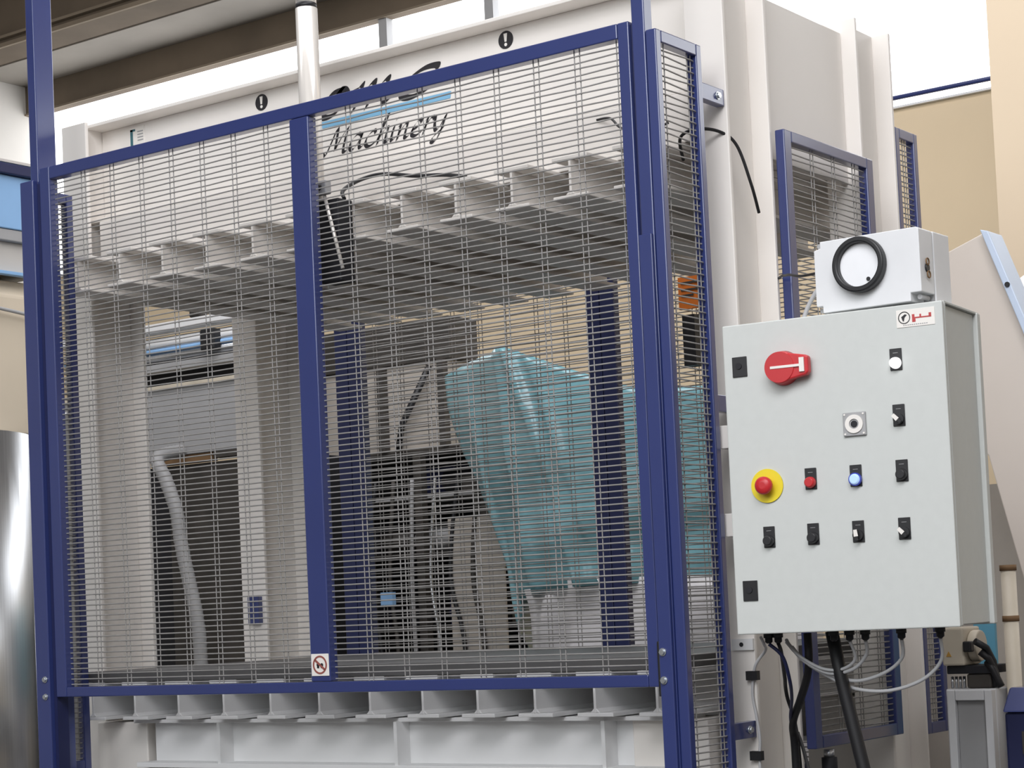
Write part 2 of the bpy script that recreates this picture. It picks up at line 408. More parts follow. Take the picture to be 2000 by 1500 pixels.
side_guard(.05, .078, 1.40, 1.56, 1.07, 2.95, 'narrow blue mesh guard farthest back, behind the second column', st=.028, first=.05)
side_guard(-2.362, -2.332, .0915, .199, 1.045, 2.95, 'narrow blue mesh guard behind the left guide post', st=.028, first=.05)
# hinge block on the middle guard
# rear guard doors
rg = thing('rear_guard', (-1.3, 1.82, .9), 'blue rear guard doors with mesh seen through the press, shade in the colour', 'gate')
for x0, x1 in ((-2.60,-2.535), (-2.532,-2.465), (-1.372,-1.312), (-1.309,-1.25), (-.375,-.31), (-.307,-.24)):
    box('stile', BLUESHADE, rg, x0, x1, 1.80, 1.84, .9, 2.96, bevel=.003)
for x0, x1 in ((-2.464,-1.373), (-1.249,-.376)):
    box('rail', BLUESHADE, rg, x0, x1, 1.80, 1.84, 2.92, 2.96); box('rail', BLUESHADE, rg, x0, x1, 1.80, 1.84, .9, .94)
    mesh_panel('x', x0, x1, .938, 2.922, 1.81, rg, first=.07)
b = NB(); bx(b, -2.39, -2.33, 1.775, 1.797, 1.55, 1.60); obj('handle', b, PBLUE, rg)

# ------------------------------------------------------------------ gate lifting cylinder and hoses
cyl = thing('lift_cylinder', (-1.218, .145, 2.48), 'polished steel gate lifting cylinder above the mullion', 'cylinder')
CX_, CY_ = -1.219, .145
obj('barrel', tube(NB(), [(CX_,CY_,2.48),(CX_,CY_,3.325)], .033, 32), CHROME, cyl)
obj('rod_cover', tube(NB(), [(CX_,CY_,3.34),(CX_,CY_,3.80)], .031, 32), CHROME, cyl)
obj('seal_ring', tube(NB(), [(CX_,CY_,3.3255),(CX_,CY_,3.3395)], .0315, 32), BLACK, cyl)
for dx in (-.020, .022):
    obj('highlight_bar', tube(NB(), [(CX_+.022+dx,.098,2.49),(CX_+.022+dx,.098,2.745)], .006, 10), CHROME, cyl)  # slim rods added for the bright highlight stripes on the barrel
b = NB(); bx(b, CX_-.03, CX_+.10, .085, .111, 2.745, 2.785); obj('mounting_block', b, GREYM, cyl, .004)
for x in (CX_+.03, CX_+.075): obj('bolt', disc(NB(), (x,.0848,2.765), (0,-1,0), .009, .008, 10), BLACK, cyl)
obj('brace', tube(NB(), [(CX_+.08,.10,2.745),(CX_+.14,.10,2.519)], .0055, 8), CHROME, cyl)
b = NB(); bx(b, CX_+.035, CX_+.115, .12, .185, 2.49, 2.735); obj('valve_block', b, DARKER, cyl, .004)
def cable(name, pts, r, m, label, cat='cable', group=None, seg=8, n=10):
    o = obj(name, tube(NB(), smooth_pts(pts, n), r, seg), m, at=pts[0]); return tag(o, label, cat, group)
cable('hose', [(-1.11,.155,2.737),(-1.15,.20,2.775),(-1.174,.31,2.827),(-1.10,.33,2.835),(-.995,.35,2.815),(-.90,.37,2.805),(-.83,.386,2.79)], .006, RUBBER,
      'black hose arching over the platen beams right of the mullion', 'hose')
cable('cable', [(-.36,.384,2.873),(-.3,.36,2.862),(-.237,.32,2.815),(-.15,.31,2.79),(-.10,.34,2.81)], .0035, RUBBER,
      'short black cable behind gate mesh at upper right', 'cable')
# black cable looping over the side guard to the first column
cable('cable', [(-.06,.3405,2.70),(-.03,.28,2.745),(.02,.28,2.76),(.06,.335,2.755),(.085,.38,2.72),(.10,.42,2.62),(.092,.47,2.55)], .0045, RUBBER,
      'thin black cable arching out of narrow side guard onto first column')

# ------------------------------------------------------------------ control cabinet (turned a little about the vertical)
CA = math.radians(6.2)
cab = thing('control_cabinet', (.25, -.04, 1.42), 'grey wall cabinet with red rotary switch, push buttons and dial box on top', 'cabinet')
parts_before = set(bpy.data.objects)
CW, CD, CH = .5535, .295, .754
def cb(name, m, *b, bevel=0, parent=None, label=None):
    """box in cabinet coordinates u (right), v (back), w (up)"""
    q = NB(); bx(q, *b); return cabobj(name, q, m, parent, bevel, label)
def cabobj(name, q, m, parent=None, bevel=0, label=None):
    bmesh.ops.recalc_face_normals(q, faces=q.faces)
    me = bpy.data.meshes.new(name); q.to_mesh(me); q.free(); me.materials.append(m)
    o = bpy.data.objects.new(name, me); COL.objects.link(o); o.parent = parent or cab
    if bevel:
        md = o.modifiers.new('bevel', 'BEVEL'); md.width = bevel; md.segments = 2; md.limit_method = 'ANGLE'
    if label: o['label'] = label
    return o
cab.rotation_euler = (0, 0, CA)
cb('door', CABG, 0, CW, 0, .014, 0, CH, bevel=.003)
cb('gasket', BLACK, .006, CW-.008, .0145, .0195, .006, CH-.006)
cb('body', CABG, .010, CW-.010, .030, CD-.026, .004, CH-.004, bevel=.002)
cb('front_rim', CABG, .001, CW-.001, .020, .0295, .002, CH-.002, bevel=.002)
cb('back_rim', CABG, -.001, CW+.001, CD-.0255, CD, 0, CH, bevel=.003)
cb('rain_lip', CABG, .002, CW-.002, .0205, CD, CH-.0035, CH+.002, bevel=.001)
def cyl_uv(q, u, w, v0, v1, r, seg=24, r2=None): return tube(q, [(u,v0,w),(u,v1,w)], r, seg, True, [r, r2 if r2 is not None else r])
def plate(name, u, w, hw=.0145, hh=.0255, m=BLACK, label=None):
    return cb(name, m, u-hw, u+hw, -.0035, -.0003, w-hh, w+hh, bevel=.001, label=label)
def label_strip(p, u, w):
    q = NB(); bx(q, u-.006, u+.006, -.0042, -.0036, w+.0145, w+.0155); cabobj('legend', q, GREYM, p)
def button(name, u, w, capm, label, proud=.012, r=.0125):
    p = plate(name, u, w, label=label); label_strip(p, u, w)
    q = NB(); tube(q, [(u,-.0036,w-.009),(u,-.007,w-.009),(u,-.007-proud*.7,w-.009),(u,-.007-proud,w-.009)], r, 24, True, [r*1.1, r*1.1, r, r*.75])
    cabobj('cap', q, capm, p); return p
def selector(name, u, w, ang, label):
    p = plate(name, u, w, label=label); label_strip(p, u, w)
    cabobj('knob_base', cyl_uv(NB(), u, w-.009, -.0036, -.011, .0125), BLACK, p)
    q = NB(); c, s = math.cos(ang), math.sin(ang)
    poly = [(-.0035,-.012),(.0035,-.012),(.0035,.012),(-.0035,.012)]
    prism(q, [(u + x*c - z*s, w-.009 + x*s + z*c) for x, z in poly], 'y', -.021, -.0112); cabobj('knob', q, BLACK, p)
    q = NB(); poly = [(-.0052,-.003),(.0052,-.003),(.0042,.0130),(-.0042,.0130)]
    prism(q, [(u + x*c - z*s, w-.009 + x*s + z*c) for x, z in poly], 'y', -.0225, -.0212); cabobj('pointer', q, PAPER, p)
CTRL = dict(lock1=(0.0426, 0.6501), lock2=(0.0407, 0.1053), main=(0.1569, 0.6356), estop=(0.0986, 0.356), red=(0.2108, 0.3652), white=(0.4367, 0.6282), blue=(0.3237, 0.3643), blk1=(0.4366, 0.3679), blk2=(0.0971, 0.2324), blk3=(0.2099, 0.2332), sel1=(0.4366, 0.4973), sel2=(0.3225, 0.2326), sel3=(0.4351, 0.233), horn=(0.3281, 0.4859), stk=(0.489, 0.721))
def lock(u, w, label):
    p = plate('door_lock', u, w, .019, .0245, label=label)
    cabobj('cylinder', cyl_uv(NB(), u-.002, w+.002, -.0036, -.006, .008, 16), DARKER, p)
lock(*CTRL['lock1'], 'black square door lock at the upper left'); lock(*CTRL['lock2'], 'black square door lock at the lower left')
# main rotary switch
u, w = CTRL['main']
p = cabobj('main_switch', cyl_uv(NB(), u, w, -.0005, -.034, .042, 40, .037), RED, label='red rotary main switch with white bar')
q = NB(); prism(q, [(u+.02,w+.033),(u+.066,w+.024),(u+.073,w+.020),(u+.073,w-.018),(u+.066,w-.024),(u+.02,w-.033)], 'y', -.031, -.009); cabobj('handle', q, RED, p, .004)
q = NB(); bx(q, u-.022, u+.052, -.0356, -.0342, w-.003, w+.003); bx(q, u+.052, u+.064, -.0356, -.0312, w-.016, w+.018); cabobj('bar', q, PAPER, p)
# emergency stop
u, w = CTRL['estop']
p = cabobj('emergency_stop', cyl_uv(NB(), u, w, -.0005, -.004, .041, 40), YELLOW, label='yellow disc with red mushroom emergency stop')
cabobj('neck', cyl_uv(NB(), u, w, -.0042, -.016, .014), RED, p)
q = NB(); tube(q, [(u,-.0162,w),(u,-.020,w),(u,-.029,w),(u,-.034,w),(u,-.036,w)], .02, 28, True, [.016,.0215,.0215,.017,.008]); cabobj('mushroom', q, RED, p)
button('push_button', *CTRL['red'], RED, 'black plate with red push button')
button('push_button', *CTRL['white'], LAMPW, 'black plate with lit white lamp')
p = button('push_button', *CTRL['blue'], LAMPB, 'black plate with lit blue push button')
q = NB(); u, w = CTRL['blue']; ann(q, (u, w-.009), .0128, .0155, -.0125, -.0037, 28); cabobj('collar', q, BLUEP, p)
for k in ('blk1', 'blk2', 'blk3'): button('push_button', *CTRL[k], BLACK, 'black plate with black push button')
selector('selector_switch', *CTRL['sel1'], .75, 'black selector switch pointing up left, upper')
selector('selector_switch', *CTRL['sel2'], .1, 'black selector switch pointing up')
selector('selector_switch', *CTRL['sel3'], .75, 'black selector switch pointing up left, lower')
u, w = CTRL['horn']
p = cb('buzzer', GREYM, u-.028, u+.028, -.007, -.0003, w-.028, w+.028, bevel=.002, label='square grey buzzer')
q = NB(); ann(q, (u, w), .012, .022, -.010, -.0072, 30); cabobj('grille_ring', q, PAPER, p)
cabobj('core', cyl_uv(NB(), u, w, -.0072, -.009, .008, 16), DARKER, p)
for sx in (-1, 1):
    for sz in (-1, 1): cabobj('screw', cyl_uv(NB(), u+sx*.023, w+sz*.023, -.0072, -.0085, .0025, 8), PAPER, p)
# warning sticker top right
u, w = CTRL['stk']
p = cb('sticker', PAPER, u-.046, u+.046, -.0015, -.0003, w-.0205, w+.0205, bevel=.0004, label='white sticker with round symbol and red print')
q = NB(); ann(q, (u-.027, w+.002), .0125, .0145, -.0022, -.0016, 26); cabobj('ring', q, INK, p)
q = NB(); prism(q, [(u-.034,w+.004),(u-.025,w+.010),(u-.020,w+.008),(u-.026,w+.002),(u-.028,w-.007),(u-.031,w-.005)], 'y', -.0022, -.0016); cabobj('symbol', q, INK, p)
q = NB(); bx(q, u-.008, u+.036, -.0022, -.0016, w-.002, w+.001); bx(q, u-.008, u+.0, -.0022, -.0016, w-.010, w-.002)
bx(q, u-.008, u-.002, -.0022, -.0016, w+.001, w+.008); bx(q, u+.032, u+.038, -.0022, -.0016, w-.002, w+.008); bx(q, u+.01, u+.014, -.0022, -.0016, w+.001, w+.007)
cabobj('red_print', q, REDINK, p)
q = NB()
for i in range(12): bx(q, u-.030+.005*i, u-.0268+.005*i, -.0022, -.0016, w-.0165, w-.0145)
cabobj('fine_print', q, GREYM, p)
# cable glands below
for gu in (.035, .06, .205, .245, .285, .375, .47):
    q = NB(); tube(q, [(gu,.11,-.0005),(gu,.11,-.012),(gu,.11,-.0121),(gu,.11,-.022),(gu,.11,-.026)], .011, 14, True, [.0125,.0125,.0095,.0095,.005]); cabobj('cable_gland', q, BLACK)
for za, zb in ((.25, .31), (.48, .54)):
    q = NB(); bx(q, -.150, .06, CD+.0005, CD+.03, za, zb); bx(q, -.150, -.09, CD+.0305, CD+.098, za, zb)
    cabobj('mounting_arm', q, CREAM, None, .002)
cab_M = Matrix.Translation(cab.location) @ Matrix.Rotation(CA, 4, 'Z')
def CP(u, v, w): return tuple(cab_M @ Vector((u, v, w)))

# ------------------------------------------------------------------ dial box on top of the cabinet
dbx = thing('dial_box', (.61, .10, 2.18), 'light grey box with round white dial, standing on top of the control cabinet', 'gauge')
X0, X1, Z0, Z1, Y0, Y1 = .474, .747, 2.183, 2.356, .030, .205
n = .017; m_ = .028
poly = [(X0+n,Z0),(X1-m_,Z0),(X1-m_,Z0+.020),(X1,Z0+.020),(X1,Z1-.004),(X1-.006,Z1),(X0+n,Z1),(X0+n,Z1-.016),(X0,Z1-.02),(X0,Z0+n),(X0+n,Z0+n)]
obj('lid', prism(NB(), poly, 'y', Y0, Y0+.075), BOXG, dbx, .002)
obj('housing', bx(NB(), X0+.001, X1-.001, Y0+.084, Y1, Z0, Z1-.001), BOXG, dbx, .003)
obj('seam', bx(NB(), X0+.004, X1-.004, Y0+.0755, Y0+.0835, Z0+.002, Z1-.004), GREYM, dbx)
for (x, z) in ((X0+.008, Z0+.008), (X1-.012, Z0+.010), (X0+.008, Z1-.008)): obj('screw', disc(NB(), (x, Y0+.06, z), (0,-1,0), .006, .045, 12), GREYM, dbx)
gx, gz = .5985, 2.2845
b = NB(); ann(b, (gx, gz), .0525, .0665, Y0-.026, Y0-.0005, 56); obj('dial_ring', b, BLACK, dbx, .004)
obj('dial_face', disc(NB(), (gx, Y0-.0005, gz), (0,-1,0), .0522, .008, 48), DIAL, dbx)
obj('dial_needle', disc(NB(), (gx+.020, Y0-.0088, gz-.036), (0,-1,0), .005, .002, 12), BLACK, dbx)
k = obj('hinge_clip', disc(NB(), (X1+.0002, Y0+.035, 2.262), (1,0,0), .010, .004, 14), BLACK, dbx)
b = NB(); ring(b, (X1+.004, Y0+.034, 2.276), (1,0,0), .008, .0018, 18, 6); ring(b, (X1+.004, Y0+.038, 2.246), (1,0,0), .008, .0018, 18, 6)
b2 = obj('clip_ring', b, BROWN, dbx)

# ------------------------------------------------------------------ cables under and beside the cabinet
cable('cable', [CP(.285,.11,-.027),(.512,.12,1.36),(.47,.13,1.325),(.40,.14,1.315),(.335,.14,1.345),(.29,.15,1.385),(.275,.16,1.40)], .0045, CABLEG, 'pale cable from third gland under the cabinet, looping left')
cable('cable', [CP(.375,.11,-.027),(.60,.13,1.35),(.55,.14,1.315),(.47,.15,1.295),(.40,.15,1.31),(.335,.15,1.34),(.29,.16,1.382)], .0045, CABLEG, 'pale cable from fourth gland under the cabinet, in the middle loop')
cable('cable', [CP(.47,.11,-.027),(.695,.14,1.34),(.64,.15,1.295),(.55,.16,1.27),(.46,.16,1.275),(.39,.16,1.305),(.32,.165,1.345),(.285,.17,1.378)], .0045, CABLEG, 'pale cable from rightmost gland under the cabinet, in the lowest loop')
cable('cable', [CP(.245,.11,-.027),(.482,.12,1.35),(.44,.13,1.325),(.385,.13,1.328),(.325,.13,1.36),(.285,.14,1.395)], .004, CABLEG, 'pale cable from second gland, shortest loop under the cabinet')
cable('cable', [CP(.06,.11,-.027),(.285,.11,1.375),(.24,.20,1.34),(.20,.28,1.30),(.16,.36,1.25),(.155,.42,1.1),(.15,.44,.6),(.15,.45,.01)], .005, RUBBER, 'thin black cable running down beside the first column')
cable('cable', [CP(.035,.11,-.027),(.30,.09,1.36),(.30,.12,1.30),(.26,.2,1.25),(.20,.3,1.20),(.16,.38,1.16)], .0045, NAVY, 'dark blue cable curving down left under the cabinet')
cable('cable', [(.34,.15,1.415),(.34,.15,1.35),(.31,.19,1.30),(.25,.26,1.24),(.19,.33,1.18),(.165,.38,1.10),(.16,.39,.8),(.16,.40,.01)], .0105, RUBBER, 'thick black cable curving down from cabinet to first column', 'cable')
cable('cable', [(.27,.04,1.41),(.20,.18,1.39),(.12,.33,1.37),(.083,.338,1.33),(.07,.339,1.26),(.078,.339,1.20),(.085,.339,1.14),(.082,.338,1.08),(.08,.338,.9)], .004, CABLEG, 'thin grey cable clipped to the front of the first column')
for z, lab in ((1.305, 'black cable clip higher on the first column flange'), (1.095, 'black cable clip lower on the first column flange')):
    o = obj('cable_clip', bx(NB(), .058, .092, .3285, .3445, z-.012, z+.012), BLACK, at=(.075,.34,z)); tag(o, lab, 'clip')
cable('cable', [(.165,.40,1.15),(.20,.36,1.11),(.25,.30,1.04),(.30,.26,.96),(.34,.25,.85)], .005, RUBBER, 'thin black cable branching off low beside the first column')
o = obj('latch_plate', bx(NB(), .015, .079, .337, .3445, 1.372, 1.402), WHITE, at=(.05,.34,1.387)); tag(o, 'small white latch plate on the first column under the cabinet', 'latch')
obj('latch_hole', disc(NB(), (.045,.3368,1.387), (0,-1,0), .006, .001, 12), DARKER, o)
cond = obj('conduit', tube(NB(), [(.412,.14,1.418),(.432,.14,1.30),(.479,.14,1.08),(.70,.14,.01)], .0165, 10), RUBBER, at=(.43,.14,.01)); tag(cond, 'thick black conduit slanting down from the cabinet underside', 'conduit')
cable('cable', [(.08,.585,2.385),(.11,.55,2.384),(.135,.52,2.378),(.20,.42,2.36),(.30,.30,2.33),(.42,.20,2.315),(.476,.16,2.31)], .0035, RUBBER, 'thin dark cable from first column to the dial box')
cable('cable', [(.473,.15,2.29),(.42,.16,2.27),(.375,.18,2.23),(.35,.19,2.19),(.345,.18,2.175)], .0055, CABLEG, 'pale hose bending from the dial box down behind the cabinet', 'hose')

# ------------------------------------------------------------------ teal covered machine behind the press
cov = thing('covered_machine', (-2.4, 3.5, 0), 'tall machine draped in teal tarpaulin, seen through the right mesh panel', 'covered machine')
LC = [(-3.283,3.4,2.668),(-3.273,3.4,2.504),(-3.202,3.4,2.296),(-3.123,3.4,2.14),(-3.043,3.4,1.912),(-2.97,3.4,1.735),(-2.919,3.4,1.562),(-2.876,3.4,1.414),(-2.849,3.4,1.263)]
def sheet_grid(cols, nt, sub, fold):
    """cols: list of 3D polylines top to bottom; resampled, interpolated across, folded in depth"""
    R = []
    for c in cols:
        c = [Vector(p) for p in c]
        R.append([c[min(int(t*(len(c)-1)), len(c)-2)].lerp(c[min(int(t*(len(c)-1)), len(c)-2)+1], t*(len(c)-1)-min(int(t*(len(c)-1)), len(c)-2)) for t in (i/nt for i in range(nt+1))])
    G = []
    for a, bb in zip(R, R[1:]):
        for k in range(sub): G.append([p.lerp(q, k/sub) for p, q in zip(a, bb)])
    G.append(R[-1])
    for i, g in enumerate(G):
        for j, p in enumerate(g): p.y += fold(i/(len(G)-1), j/nt)
    return G
def grid_solid(G, back):
    b = NB(); F = [[b.verts.new(p) for p in g] for g in G]; B = [[b.verts.new((p.x-.35*(back-p.y)/.6*.6, back, p.z-.03*(back-p.y))) for p in g] for g in G]
    n, m = len(G), len(G[0])
    for S in (F, B):
        for i in range(n-1):
            for j in range(m-1): f = b.faces.new((S[i][j], S[i+1][j], S[i+1][j+1], S[i][j+1])); f.smooth = True
    for i in range(n-1):
        b.faces.new((F[i][0], F[i+1][0], B[i+1][0], B[i][0])); b.faces.new((F[i][-1], F[i+1][-1], B[i+1][-1], B[i][-1]))
    for j in range(m-1):
        b.faces.new((F[0][j], F[0][j+1], B[0][j+1], B[0][j])); b.faces.new((F[-1][j], F[-1][j+1], B[-1][j+1], B[-1][j]))
    return b
def tarp_fold(s, t):
    f = .030*math.sin(s*31 + 1.5*t)*min(1, t*2.5)*(.35+.65*t) + .014*math.sin(s*67 + 4*t)*t
    f -= .045*math.exp(-((s-.40-.10*t)/.018)**2)*(1-.5*t) + .03*math.exp(-((s-.47-.16*t)/.014)**2)*(1-.4*t) + .03*math.exp(-((s-.36+.06*t)/.014)**2)
    f += .02*math.sin(t*17+s*9)*math.exp(-((t-.75)/.2)**2)
    return f
G = sheet_grid([LC, [(-3.018,3.25,2.696),(-2.93,3.22,2.2),(-2.75,3.2,1.56)], [(-2.621,3.0,2.706),(-2.5,2.98,2.2),(-2.36,3.0,1.595)],
                [(-2.296,3.03,2.572),(-2.24,3.0,2.1),(-2.186,3.03,1.604)], [(-1.983,3.08,2.457),(-1.98,3.05,2.0),(-1.979,3.08,1.602)], [(-1.2,3.12,2.40),(-1.2,3.1,2.0),(-1.2,3.12,1.588)]], 26, 12, tarp_fold)
obj('tarpaulin', grid_solid(G, 3.5), TARP, cov)
def wrap_fold(s, t): return .02*math.sin(s*23+t*5)+.015*math.sin(t*19+s*11)
G = sheet_grid([[(-2.66,3.12,1.60),(-2.60,3.1,1.2),(-2.56,3.1,.6),(-2.55,3.1,0)], [(-2.3,3.04,1.64),(-2.3,3.02,1.2),(-2.3,3.02,.6),(-2.3,3.02,0)], [(-1.2,3.06,1.60),(-1.2,3.03,1.2),(-1.2,3.03,.6),(-1.2,3.03,0)]], 18, 14, wrap_fold)
obj('plastic_wrap', grid_solid(G, 3.6), PLASTIC, cov)


# ------------------------------------------------------------------ other background things
pm = thing('conveyor_machine', (-4.7, 3.5, 0), 'grey machine with rollers on top, seen through the left mesh panel', 'machine')
A0, A1 = -5.6, -4.0
box('top_beam', WHITE, pm, A0, A1, 3.0, 3.08, 3.04, 3.085, bevel=.003)
box('back_panel', DARKER, pm, A0, A1, 3.16, 3.2, 2.74, 3.04)
for z, r, m, y in ((2.985, .028, WHITE, 3.05), (2.945, .012, PBLUE, 3.03), (2.915, .024, STEEL, 3.05)):
    obj('roller', tube(NB(), [(A0,y,z),(A1,y,z)], r, 14), m, pm)
box('mid_rail', GREYM, pm, A0, A1, 3.02, 3.10, 2.835, 2.875, bevel=.003)
box('ledge', IVORY, pm, A0, A1, 2.98, 3.15, 2.735, 2.755, bevel=.003)
box('motor_block', BLACK, pm, -4.52, -4.42, 2.97, 3.03, 2.90, 3.01, bevel=.01)
box('bracket', DARK, pm, -4.62, -4.54, 3.0, 3.06, 3.086, 3.14, bevel=.01)
box('front_panel', GREYM, pm, A0, A1, 3.0, 3.04, 2.385, 2.734, bevel=.004)
box('hem', BROWN, pm, -4.86, -4.5, 3.01, 3.05, 2.34, 2.384)
box('hem', DARK, pm, -4.48, -4.2, 3.0, 3.05, 2.352, 2.384)
box('lower_cabinet', DARKER, pm, A0, A1, 3.06, 3.55, 0, 2.339, bevel=.005)
box('lower_door', DARK, pm, -4.84, -4.25, 3.03, 3.059, .3, 2.335, bevel=.005)
hp = smooth_pts([(-4.66,2.95,2.40),(-4.594,2.72,2.348),(-4.517,2.7,2.227),(-4.453,2.7,2.069),(-4.43,2.7,1.916),(-4.388,2.7,1.737),(-4.338,2.7,1.534),(-4.324,2.7,1.333),(-4.326,2.7,.9),(-4.33,2.7,.0)], 16)
o = obj('suction_hose', tube(NB(), hp, .036, 12, True, [.036 if i % 2 else .033 for i in range(len(hp))]), GREYM, at=(-4.33,2.7,0)); tag(o, 'bent grey suction hose hanging in front of the dark machine door', 'hose')

# dark machinery in the middle, behind the mullion
mr = thing('dark_rack', (-3.8, 3.9, 0), 'dark crowded machine rack behind the right mesh panel, left of the teal cover', 'machine')
box('back_panel', DARKER, mr, -4.75, -3.0, 4.25, 4.3, 0, 2.34)
for x in (-4.62, -4.02, -3.66, -3.25): box('post', DARK, mr, x-.025, x+.025, 3.62, 3.67, 0, 2.33, bevel=.003)
for z in (1.42, 1.80, 2.10, 2.33): box('shelf', GREYM if z == 2.10 else DARK, mr, -4.70, -3.05, 3.68, 4.24, z, z+.025, bevel=.002)
rr = random.Random(3)
for i in range(30):
    z = (1.445, 1.825, 2.125, 1.05)[i % 4]; x = -4.55 + 1.4*rr.random(); s = .04+.06*rr.random(); h = .06+.14*rr.random(); y = 3.72+.2*rr.random()
    m = (BLACK, DARK, DARKER, GREYM, NAVY, BEIGEG, DARK, BLACK)[rr.randrange(8)]
    if i % 3: box('component', m, mr, x-s, x+s, y, y+.12, z+.002, z+h, bevel=.006)
    else: obj('motor', tube(NB(), [(x-s*1.2,y,z+.07),(x+s*1.2,y,z+.07)], .055, 14), m, mr)
for i in range(10):
    x = -4.5 + .135*i; dx = rr.uniform(-.06,.06)
    obj('pipe', tube(NB(), smooth_pts([(x,3.60,.5),(x+dx,3.58,1.3),(x-dx*.5,3.59,1.7),(x+dx*.6,3.61,2.2)], 6), .010+.006*rr.random(), 7), (BLACK, DARK, GREYM, STEEL)[i % 4], mr)
box('clamp', PBLUE, mr, -4.34, -4.26, 3.56, 3.60, 1.62, 1.70, bevel=.006)
box('brown_board', BEIGEG, mr, -3.46, -3.12, 3.60, 3.615, .4, 1.98, bevel=.003)
# grey hood over it
hd = thing('extraction_hood', (-3.9, 3.8, 2.356), 'grey beige hood panel standing on the dark rack behind the mullion', 'hood')
box('panel', BEIGEG, hd, -4.70, -3.49, 3.70, 3.90, 2.356, 2.80, bevel=.004)
box('top_cap', DARK, hd, -4.74, -3.46, 3.68, 3.92, 2.801, 3.02, bevel=.004)
for x in (-3.91, -3.51): box('strut', DARK, hd, x-.02, x+.02, 3.655, 3.695, 2.36, 2.80)
o = tube(NB(), [(-3.573,3.65,2.769),(-3.767,3.65,2.486),(-3.795,3.65,2.36)], .017, 8); obj('strap', o, BLACK, hd)

# orange sign and black box on the rear guard, seen through the narrow side guard
o = obj('hazard_sign', bx(NB(), -.962, -.867, 1.785, 1.7985, 2.545, 2.66), ORANGE, at=(-.91,1.79,2.545)); tag(o, 'orange sign on the rear guard seen through the narrow right side guard', 'sign')
b = NB()
for z in (2.635, 2.610, 2.59): bx(b, -.95, -.90+.02*(z > 2.6), 1.783, 1.7845, z, z+.007)
obj('sign_print', b, DARK, o)
o = obj('cable_box', bx(NB(), -.937, -.887, 1.76, 1.7985, 2.34, 2.52), BLACK, at=(-.91,1.78,2.34)); tag(o, 'small black box below the orange sign on the rear guard', 'box')

# tall filling machine at the left edge: hopper on a stainless drum
XL = -3.2
fm = thing('hopper_machine', (-3.55, .3, 0), 'beige and blue hopper above a stainless steel drum at the left edge', 'machine')
Ya, Yb = -.5, .86
box('top_tray', SIDEW, fm, XL-.7, XL-.02, Ya, Yb, 3.29, 3.30)
box('blue_rail', NAVY, fm, XL-.02, XL+.02, Ya, Yb, 3.235, 3.275, bevel=.004)
box('blue_panel', PBLUE, fm, XL-.6, XL, Ya, Yb, 3.03, 3.234, bevel=.004)
box('panel_lip', GREYM, fm, XL-.6, XL-.005, Ya, Yb, 2.985, 3.029, bevel=.004)
box('guard_pane', SIDEW, fm, XL-.5, XL-.03, Ya, Yb, 2.875, 2.984)
for y in (.30, .55): box('pane_post', GREYM, fm, XL-.028, XL-.010, y-.008, y+.008, 2.87, 2.984)
box('blue_strip', PBLUE, fm, XL-.03, XL, Ya, Yb, 2.855, 2.868, bevel=.002)
obj('hopper', prism(NB(), [(XL-.8, 2.25), (XL-.02, 2.25), (XL-.02, 2.78), (XL-.1, 2.853), (XL-.8, 2.853)], 'y', Ya, Yb-.05), mat('hopper_beige', (212, 199, 178), .5, var=.06, scale=2), fm, .01)
box('rim', BLACK, fm, XL-.8, XL-.0, Ya, Yb-.02, 2.222, 2.2495, bevel=.005)
obj('drum', tube(NB(), [(-3.39,.22,0),(-3.39,.22,2.2215)], .52, 48), STEEL, fm)
obj('cable', tube(NB(), smooth_pts([(XL+.012,.1,2.74),(XL+.012,.3,2.735),(XL+.012,.55,2.722),(XL+.012,.8,2.70)], 6), .007, 8), GREYM, fm)
b = NB(); ring(b, (XL+.03,.36,3.19), (1,0,0), .022, .007, 20, 8); obj('handle_ring', b, NAVY, fm)
# silver ventilation duct behind the left guard
dp = smooth_pts([(-3.34,1.0,0),(-3.34,1.0,1),(-3.34,1.0,2.36)], 40)
o = obj('ventilation_duct', tube(NB(), dp, .058, 20, True, [.066 if i % 2 else .063 for i in range(len(dp))]), STEEL, at=(-3.34,1.0,0)); tag(o, 'vertical silver duct seen through the narrow left guard', 'duct')
o = obj('wall_pipe', tube(NB(), smooth_pts([(-9.27,5.2,2.2),(-8.4,5.75,3.1),(-8.0,5.9,3.6)], 8), .08, 10), DARK, at=(-8.4,5.8,3)); tag(o, 'dark slanting pipe on the far wall behind the left guard', 'pipe')
# tab on the left rear column
o = obj('blue_tab', bx(NB(), -2.492, -2.438, 1.128, 1.149, 1.50, 1.60), BLUE, at=(-2.46,1.14,1.5)); tag(o, 'dark blue mounting tab on the far left white column', 'bracket')

# right side: cream chute, pipe, pump unit, small cabinets
ch = thing('sheet_metal_chute', (.4, 1.9, 0), 'cream sheet metal chute with flange tinted by a pale blue reflection right of the dial box', 'chute')
CHX = [(.125,2.532),(.308,2.597),(.425,2.27),(.545,1.93),(.70,1.50),(.60,1.22),(.50,1.20),(.372,1.516),(.279,1.911),(.125,2.10)]
obj('body', prism(NB(), CHX, 'y', 1.5, 1.57), mat('chute_cream', (214, 204, 194), .4, var=.03, scale=2), ch, .004)
obj('leg', bx(NB(), .50, .60, 1.51, 1.56, 0, 1.23), GREYM, ch, .003)
q = [(.309,2.60),(.335,2.592),(.452,2.27),(.572,1.93),(.725,1.50),(.702,1.50),(.547,1.93),(.427,2.27)]
obj('flange', prism(NB(), q, 'y', 1.46, 1.571), FLANGE, ch, .003)
for x, z in ((.40,2.42), (.47,2.20)): obj('bolt', disc(NB(), (x-.012,1.46,z), (0,-1,0), .008, .006, 10), BLACK, ch)
wd = thing('white_duct', (.36, 2.4, 0), 'rounded white duct behind the chute flange at the right edge', 'duct')
